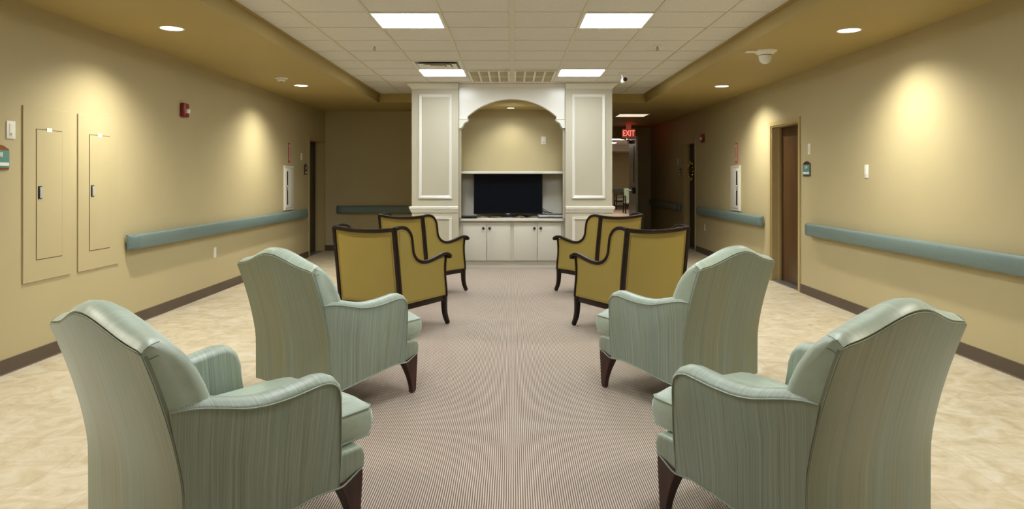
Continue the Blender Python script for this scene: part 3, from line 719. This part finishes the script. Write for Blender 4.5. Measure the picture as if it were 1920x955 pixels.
# ---------------------------------------------------------------- wall things: pl(x side) gives a root whose local +x points out of the wall
def on_wall(name, label, cat, side, y, z, group=None):
    """local axes: x out of the wall into the room, y along, z up"""
    x = XR if side > 0 else XL
    t = thing(name, label, cat, (x, y, z), PI if side > 0 else 0, group); return t
def handrail(side, ya, yb, label, wall=None, capped=(True, True)):
    if wall is None: t = on_wall('handrail', label, 'handrail', side, (ya+yb)/2, .70, 'teal handrails')
    else: t = thing('handrail', label, 'handrail', wall, -PI/2, 'teal handrails')
    L = abs(yb-ya)/2
    pr = [(.030, .0), (.070, .0), (.084, .008), (.090, .022), (.090, .112), (.084, .130), (.072, .139), (.052, .141), (.034, .136), (.026, .120), (.026, .02)]
    link('rail_cover', prism(B(), pr, 'y', -L+.115, L-.115), 'rail', t, 35)
    for s in (-1, 1):
        bm = B(); rings = []
        for q in [0, .5, .8, .93, 1]:
            k = math.sqrt(max(0, 1-max(0, (q-.5)/.5)**2)); k = max(k, .35)
            rings.append([(.004+(a-.004)*(k if a > .03 else 1), s*(L-.1145+.1145*q), b+.0005) for a, b in pr])
        loft(bm, rings); link('end_cap', bm, 'rail_cap', t, 45)
    n = max(2, int(L*2/1.6)+1)
    for k in range(n):
        yy = -L+.3+(2*L-.6)*k/(n-1); link('bracket', bx(.0005, .028, yy-.03, yy+.03, .03, .11, .004), 'black', t)
    return t
handrail(-1, 6.35, 11.86, 'long teal handrail on the left wall, running up to the far dark doorway')
handrail(1, 1.2, 8.10, 'long teal handrail on the near right wall')
handrail(1, 9.55, 12.85, 'teal handrail on the right wall between the brown door and the wreath door')
handrail(1, 14.25, 17.2, 'teal handrail in the dark corridor beyond the wreath door')
handrail(0, 0, 1.72, 'short dark teal handrail on the back wall left of the column', wall=(-2.42, YB, .70))
tt = handrail(0, 0, 8.6, 'distant teal handrail on the far room wall seen through the doorway', wall=(3.4, 33, .70))

def plate(side, y, z, label, w=.072, h=.118, kind='blank', name='wall_plate', cat='wall plate'):
    t = on_wall(name, label, cat, side, y, z)
    link('cover', bx(.0005, .007, -w/2, w/2, -h/2, h/2, .002), 'plastic_white', t, 30)
    if kind == 'dimmer':
        link('paddle', bx(.0072, .010, -w*.22, w*.22, -h*.33, h*.33, .001), 'plastic_white', t); link('slider', bx(.0102, .018, -.008, .008, -h*.28, -h*.16, .002), 'plastic_white', t)
    elif kind == 'outlet':
        for dz in (-.024, .024): link('socket', bx(.0072, .009, -.016, .016, dz-.014, dz+.014, .001), 'plastic_white', t)
    elif kind == 'switch':
        link('toggle', bx(.0072, .014, -.014, .014, -.03, .03, .002), 'plastic_white', t)
    return t
plate(-1, 4.915, 1.690, 'white dimmer plate above the room sign at the far left edge', .085, .125, 'dimmer', 'dimmer_switch', 'switch')
plate(-1, 8.29, .48, 'white outlet low on the left wall under the handrail', kind='outlet', name='wall_outlet', cat='outlet')
plate(-1, 11.70, 1.715, 'small white plate on the left wall beside the dark doorway', kind='switch', name='wall_switch', cat='switch')
plate(1, 8.12, 1.69, 'tall white plate on the right wall above the teal room sign', kind='switch', h=.125, name='wall_switch', cat='switch')
plate(1, 6.81, 1.42, 'white plate alone on the right wall under the bright light pool', kind='switch', h=.128, name='wall_switch', cat='switch')
plate(1, 12.52, .48, 'white outlet low on the right wall under the middle handrail', kind='outlet', name='wall_outlet', cat='outlet')
plate(1, 14.55, 1.69, 'small white plate in the dim corridor past the wreath door', kind='switch', name='wall_switch', cat='switch')
t = thing('wall_control', 'white control box on the niche wall above the television on the right', 'wall control', (.50, 11.15, 1.955), 0)
link('cover', bx(-.036, .036, -.008, -.0005, -.06, .06, .002), 'plastic_white', t, 30)
link('button', bx(-.016, .016, -.012, -.0085, -.002, .04, .002), 'plastic_white', t); link('display', bx(-.016, .016, -.0095, -.0085, -.045, -.015), 'silver', t)

def room_sign(side, y, z, label, txt, woodm='signwooddark', w=.15, h=.20, teal='teal'):
    t = on_wall('room_sign', label, 'sign', side, y, z, 'room signs')
    pr = [(-w/2, -h/2), (w/2, -h/2), (w/2, h/2-.012), (w*.25, h/2+.010), (0, h/2+.018), (-w*.25, h/2+.010), (-w/2, h/2-.012)]
    link('back_board', prism(B(), pr, 'x', .0005, .010, .001, 1), woodm, t)
    link('sign_plate', bx(.0105, .014, -w/2+.003, w/2-.003, -h/2+.014, h/2-.022), teal, t)
    rot = (PI/2, 0, PI/2)
    if txt: text('room_number', txt, h*.30, 'signwhite', t, (.0150, 0, h*.16), rot, .0006, 1.0, .0006)
    link('name_strip', bx(.0145, .0165, -w/2+.014, w/2-.010, -h/2+.028, -h/2+.050), 'signwhite', t)
    return t
room_sign(-1, 4.790, 1.488, 'teal room sign with wooden arched top cut off at the far left edge', '208', 'signwood', .20, .155, 'teal')
room_sign(1, 8.185, 1.455, 'teal room sign on the right wall beside the brown door', '238', w=.19, h=.16)
room_sign(1, 14.33, 1.47, 'small room sign in the dim corridor before the wreath door', '240', w=.15, h=.16)
t = room_sign(-1, 11.93, 1.50, 'small dark room sign on the left wall beside the dark doorway', '211', w=.15, h=.17, teal='signwooddark')

def strobe(side, y, z, label):
    t = on_wall('fire_alarm', label, 'fire alarm', side, y, z, 'red fire alarm strobes')
    link('housing', bx(.0005, .05, -.06, .06, -.075, .075, .014, 3), 'red', t, 40)
    bm = B(); lathe(bm, [(.026, .0), (.026, .010), (.018, .022), (.0, .027)], (.05, .018, -.006), 'x', 14); link('strobe_lens', bm, 'clear', t, 40)
    text('lettering', 'FIRE', .026, 'signwhite', t, (.0512, -.028, -.01), (PI/2, PI/2, PI/2), .0004, 1.0)
    return t
strobe(-1, 7.48, 2.075, 'red fire alarm strobe on the left wall')
strobe(1, 12.6, 2.07, 'small red fire alarm strobe on the right wall past the extinguisher cabinet')

def arrow_sign(side, y, z, label):
    t = on_wall('extinguisher_sign', label, 'sign', side, y, z, 'red arrow signs')
    link('sign_board', bx(.0005, .006, -.045, .045, -.155, .155, .001), 'redsign', t)
    bm = B(); box(bm, .0065, .0072, -.012, .012, -.10, .085); prism(bm, [(-.028, -.085), (0, -.142), (.028, -.085)], 'x', .0065, .0072)
    link('arrow', bm, 'signwhite', t)
    bm = B(); box(bm, .0065, .0072, -.034, .034, .090, .128); link('emblem', bm, 'signwhite', t)
    bm = B(); box(bm, .0075, .008, -.012, .012, .096, .118); box(bm, .0075, .008, -.02, .004, .118, .123); link('extinguisher_symbol', bm, 'redsign', t)
    return t
arrow_sign(-1, 11.06, 1.755, 'red sign with white down arrow on the left wall')
arrow_sign(1, 10.76, 1.74, 'red sign with white down arrow on the right wall')
def ext_cabinet(side, y, label):
    t = on_wall('extinguisher_cabinet', label, 'cabinet', side, y, 1.205, 'extinguisher cabinets')
    w, h = .215, .345
    bm = B(); box(bm, .0005, .024, -w, w, h-.035, h, .003); box(bm, .0005, .024, -w, w, -h, -h+.035, .003); box(bm, .0005, .024, -w, -w+.03, -h+.035, h-.035, .003); box(bm, .0005, .024, w-.03, w, -h+.035, h-.035, .003)
    link('cabinet_frame', bm, 'white', t)
    d = link('door', bx(.001, .030, -w+.032, w-.032, -h+.037, h-.037, .003), 'white', t, 30)
    s = 1 if side > 0 else -1
    link('window_slot', bx(.0305, .032, s*(w*.38), s*(w*.38+.06), -h+.085, h-.085), 'black', d)
    link('pull_handle', tube(B(), [(.03, s*(w-.055), .04), (.05, s*(w-.055), .035), (.05, s*(w-.055), -.035), (.03, s*(w-.055), -.04)], .006), 'metal', d, 60)
ext_cabinet(-1, 11.0, 'white fire extinguisher cabinet on the left wall over the handrail')
ext_cabinet(1, 10.77, 'white fire extinguisher cabinet on the right wall left of the brown door')

def access_panel(ya, yb, da, db, label):
    yc = (ya+yb)/2; t = on_wall('access_panel', label, 'access panel', -1, yc, .595)
    H = 1.28; h = (yb-ya)/2
    link('panel_frame', bx(.0005, .010, -h, h, 0, H, .002, 1), 'wall', t)
    a, b = da-yc, db-yc
    link('gap_shadow', bx(.0102, .0110, a-.005, b+.005, .155, 1.121), 'baseboard', t)  # dark rim painting the shadow line of the gap around the door
    d = link('door', bx(.0112, .0135, a, b, .160, 1.116), 'wall', t)
    l = link('latch', bx(.0138, .018, a+.012, a+.055, .605, .700, .002), 'black', d, 30)
    link('latch_tab', bx(.0182, .021, a+.026, a+.050, .612, .692, .001), 'silver', l)
    link('name_tag', bx(.0138, .015, (a+b)/2-.035, (a+b)/2+.025, 1.105, 1.135), 'signwhite', t)
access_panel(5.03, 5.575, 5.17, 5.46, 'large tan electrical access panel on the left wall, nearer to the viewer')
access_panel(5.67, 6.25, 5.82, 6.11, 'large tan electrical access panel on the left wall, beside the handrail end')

# exit sign
t = thing('exit_sign', 'lit red EXIT sign hanging from the corridor ceiling before the open doorway', 'exit sign', (2.73, 16.5, 2.41))
link('housing', bx(-.155, .155, -.02, .02, -.105, .10, .006), 'exit_box', t, 30)
text('letters', 'EXIT', .19, 'exit_red', t, (0, -.0225, -.005), (PI/2, 0, 0), .001, .74, .0015)
link('mount', bx(-.06, .06, -.015, .015, .1, .201), 'exit_box', t)
ld = bpy.data.lights.new('exit_glow', 'POINT'); ld.energy = .45; ld.color = (1, .05, .03); ld.shadow_soft_size = .05
lo = bpy.data.objects.new('exit_glow', ld); COL.objects.link(lo); lo.parent = t; lo.location = (0, -.12, .06)

# wreath on the dark door
t = thing('wreath', 'dark wreath with gold baubles hanging on the far right door', 'wreath', (XR+.10-.03, 13.62, 1.50))
ring = [(0, .17*math.cos(2*PI*k/24), .17*math.sin(2*PI*k/24)) for k in range(24)]
bm = tube(B(), ring, .035, 8, cyclic=True)
for k in range(70):
    a = random.random()*2*PI; p = Vector((-.005, .17*math.cos(a), .17*math.sin(a))); d = Vector((-random.random()*.5, random.uniform(-1, 1), random.uniform(-1, 1))).normalized()
    tube(bm, [p, p+d*.065], [.010, .002], 4)
link('garland', bm, 'garland', t)
for k in range(16):
    a = 2*PI*k/16+random.uniform(-.1, .1); r = .17+random.uniform(-.02, .03)
    link('bauble', ball(B(), (-.045, r*math.cos(a), r*math.sin(a)), random.uniform(.018, .032)), 'brass', t, 60)

# ---------------------------------------------------------------- ceiling fittings
def vent():
    t = thing('air_diffuser', 'square louvred air vent in the ceiling left, above the far left light', 'vent', (-.9144, 8.735, ZT), 0)
    h = .30; bm = B()
    def sq(r, z): return [(-r, -r, z), (r, -r, z), (r, r, z), (-r, r, z)]
    for a, b_ in ((.17, .235), (.10, .16), (.045, .085)):
        loft(bm, [sq(a, -.006), sq(b_, -.026), sq(b_+.004, -.024), sq(a+.004, -.004), sq(a, -.006)], cap=False)
    loft(bm, [sq(.262, -.001), sq(.30, -.001), sq(.30, -.006), sq(.262, -.006), sq(.262, -.001)], cap=False)
    link('louvres', bm, 'plastic_white', t)
    link('throat', bx(-.27, .27, -.27, .27, -.0035, -.0005), 'black', t); link('centre_plate', bx(-.03, .03, -.03, .03, -.024, -.020), 'plastic_white', t)
vent()
for i, nm in ((-1, 'left'), (1, 'right')):
    xc = i*.3048; t = thing('return_grille', 'egg-crate return air grille in the ceiling just %s of centre, before the arch' % nm, 'vent', (xc, 9.65, ZT), 0, 'return air grilles')
    bm = B(); H, W = .5, .262
    for k in range(5): x = -W+2*W*k/4; box(bm, x-.012, x+.012, -H, H, -.018, -.002)
    for y in (-H, 0, H): box(bm, -W-.012, W+.012, y-.014, y+.014, -.0185, -.002)
    link('grille_frame', bm, 'plastic_white', t)
    bm = B()
    for k in range(33): x = -W+2*W*k/32; box(bm, x-.0012, x+.0012, -H, H, -.013, -.002)
    for k in range(61): y = -H+2*H*k/60; box(bm, -W, W, y-.0012, y+.0012, -.0135, -.0022)
    link('egg_crate', bm, 'grille', t); link('backing', bx(-W, W, -H, H, -.0019, -.0005), 'tile', t)
for x, nm in ((-1.455, 'left'), (1.54, 'right')):
    t = thing('sprinkler', 'small fire sprinkler head in the ceiling tiles on the %s' % nm, 'sprinkler', (x, 7.46, ZT), 0, 'fire sprinkler heads')
    link('escutcheon', lathe(B(), [(.0, -.001), (.045, -.001), (.045, -.004), (.02, -.012), (.0, -.012)]), 'plastic_white', t, 40)
    bm = lathe(B(), [(.009, -.012), (.009, -.03), (.005, -.034), (.004, -.05), (.018, -.052), (.018, -.054), (.0, -.055)], n=12)
    for s in (-1, 1): tube(bm, [(s*.009, 0, -.028), (s*.014, 0, -.040), (0, 0, -.051)], .0025, 5)
    link('sprinkler_head', bm, 'metal', t, 40)
t = thing('smoke_detector', 'white smoke detector on the left soffit near the farther downlight', 'smoke detector', (-2.88, 8.80, ZS))
link('base', lathe(B(), [(.0, -.0005), (.078, -.0005), (.078, -.012), (.066, -.018), (.0, -.018)], n=28), 'plastic_white', t, 40)
link('chamber', lathe(B(), [(.055, -.018), (.050, -.040), (.034, -.050), (.0, -.052)], n=28), 'plastic_white', t, 40)
link('sensor_slots', lathe(B(), [(.020, -.050), (.019, -.056), (.0, -.057)], n=16), 'black', t, 40)
t = thing('dome_camera', 'white dome security camera on the right soffit', 'security camera', (2.50, 6.95, ZS))
link('mounting_plate', lathe(B(), [(.0, -.0005), (.118, -.0005), (.112, -.012), (.076, -.038), (.072, -.044), (.0, -.044)], n=8), 'plastic_white', t, 25)
link('junction_cover', bx(-.19, -.075, -.035, .05, -.014, -.0005, .004), 'plastic_white', t, 30)
link('gap_ring', lathe(B(), [(.066, -.044), (.066, -.050), (.0, -.050)], n=28), 'black', t, 40)
link('dome', lathe(B(), [(.066, -.050), (.066, -.060), (.060, -.090), (.046, -.116), (.025, -.130), (.0, -.134)], n=28), 'dome', t, 50)
t = thing('bullet_camera', 'small white camera with black lens on the ceiling tiles beside the right column', 'security camera', (1.475, 9.40, ZT))
link('mount', lathe(B(), [(.0, -.001), (.05, -.001), (.05, -.01), (.02, -.016), (.0, -.016)]), 'plastic_white', t, 40)
link('bracket', tube(B(), [(0, 0, -.01), (-.005, -.03, -.05), (.0, -.03, -.085)], .014, 8), 'plastic_white', t, 50)
bm = lathe(B(), [(.0, .10), (.028, .10), (.034, .09), (.036, -.06), (.034, -.07), (.028, -.072)], (.018, -.04, -.100), 'y', 20); link('body', bm, 'plastic_white', t, 40)
link('lens', lathe(B(), [(.027, -.070), (.027, -.0745), (.0, -.076)], (.018, -.04, -.100), 'y', 20), 'black', t, 40)

# ---------------------------------------------------------------- chairs of the far room, seen through the doorway
def far_chair(loc, rz, label):
    t = thing('open_armchair', label, 'armchair', loc, rz, 'open-armed chairs in the far room')
    link('seat', bx(-.27, .27, -.25, .27, .38, .48, .03, 3), 'farfabric', t, 40)
    bm = B(); rings = []
    for z, y in ((.46, -.22), (.7, -.27), (.97, -.34)): rings.append([(-.25, y-.03, z), (.25, y-.03, z), (.25, y+.03, z), (-.25, y+.03, z)])
    loft(bm, rings); link('backrest', bm, 'farfabric', t)
    for sx in (-1, 1):
        link('front_leg', tube(B(), [(sx*.28, .25, .66), (sx*.28, .26, .3), (sx*.28, .28, .0)], 0, w=.04, h=.04, up=(0, 1, 0)), 'wood', t)
        link('rear_leg', tube(B(), [(sx*.27, -.30, .80), (sx*.28, -.24, .4), (sx*.28, -.32, .0)], 0, w=.04, h=.04, up=(0, 1, 0)), 'wood', t)
        link('armrest', tube(B(), spline([(sx*.28, -.28, .72), (sx*.28, 0, .67), (sx*.28, .29, .67)], 3), 0, w=.05, h=.03, up=(0, 0, 1)), 'wood', t)
    link('seat_frame', bx(-.28, .28, -.26, .26, .33, .38, .004), 'wood', t)
far_chair((4.80, 30.9, .002), PI/2, 'sage cushioned open armchair against the far room wall, seen through the doorway')
far_chair((4.62, 27.2, .002), PI, 'dark wooden armchair partly hidden by the open grey door in the far room')
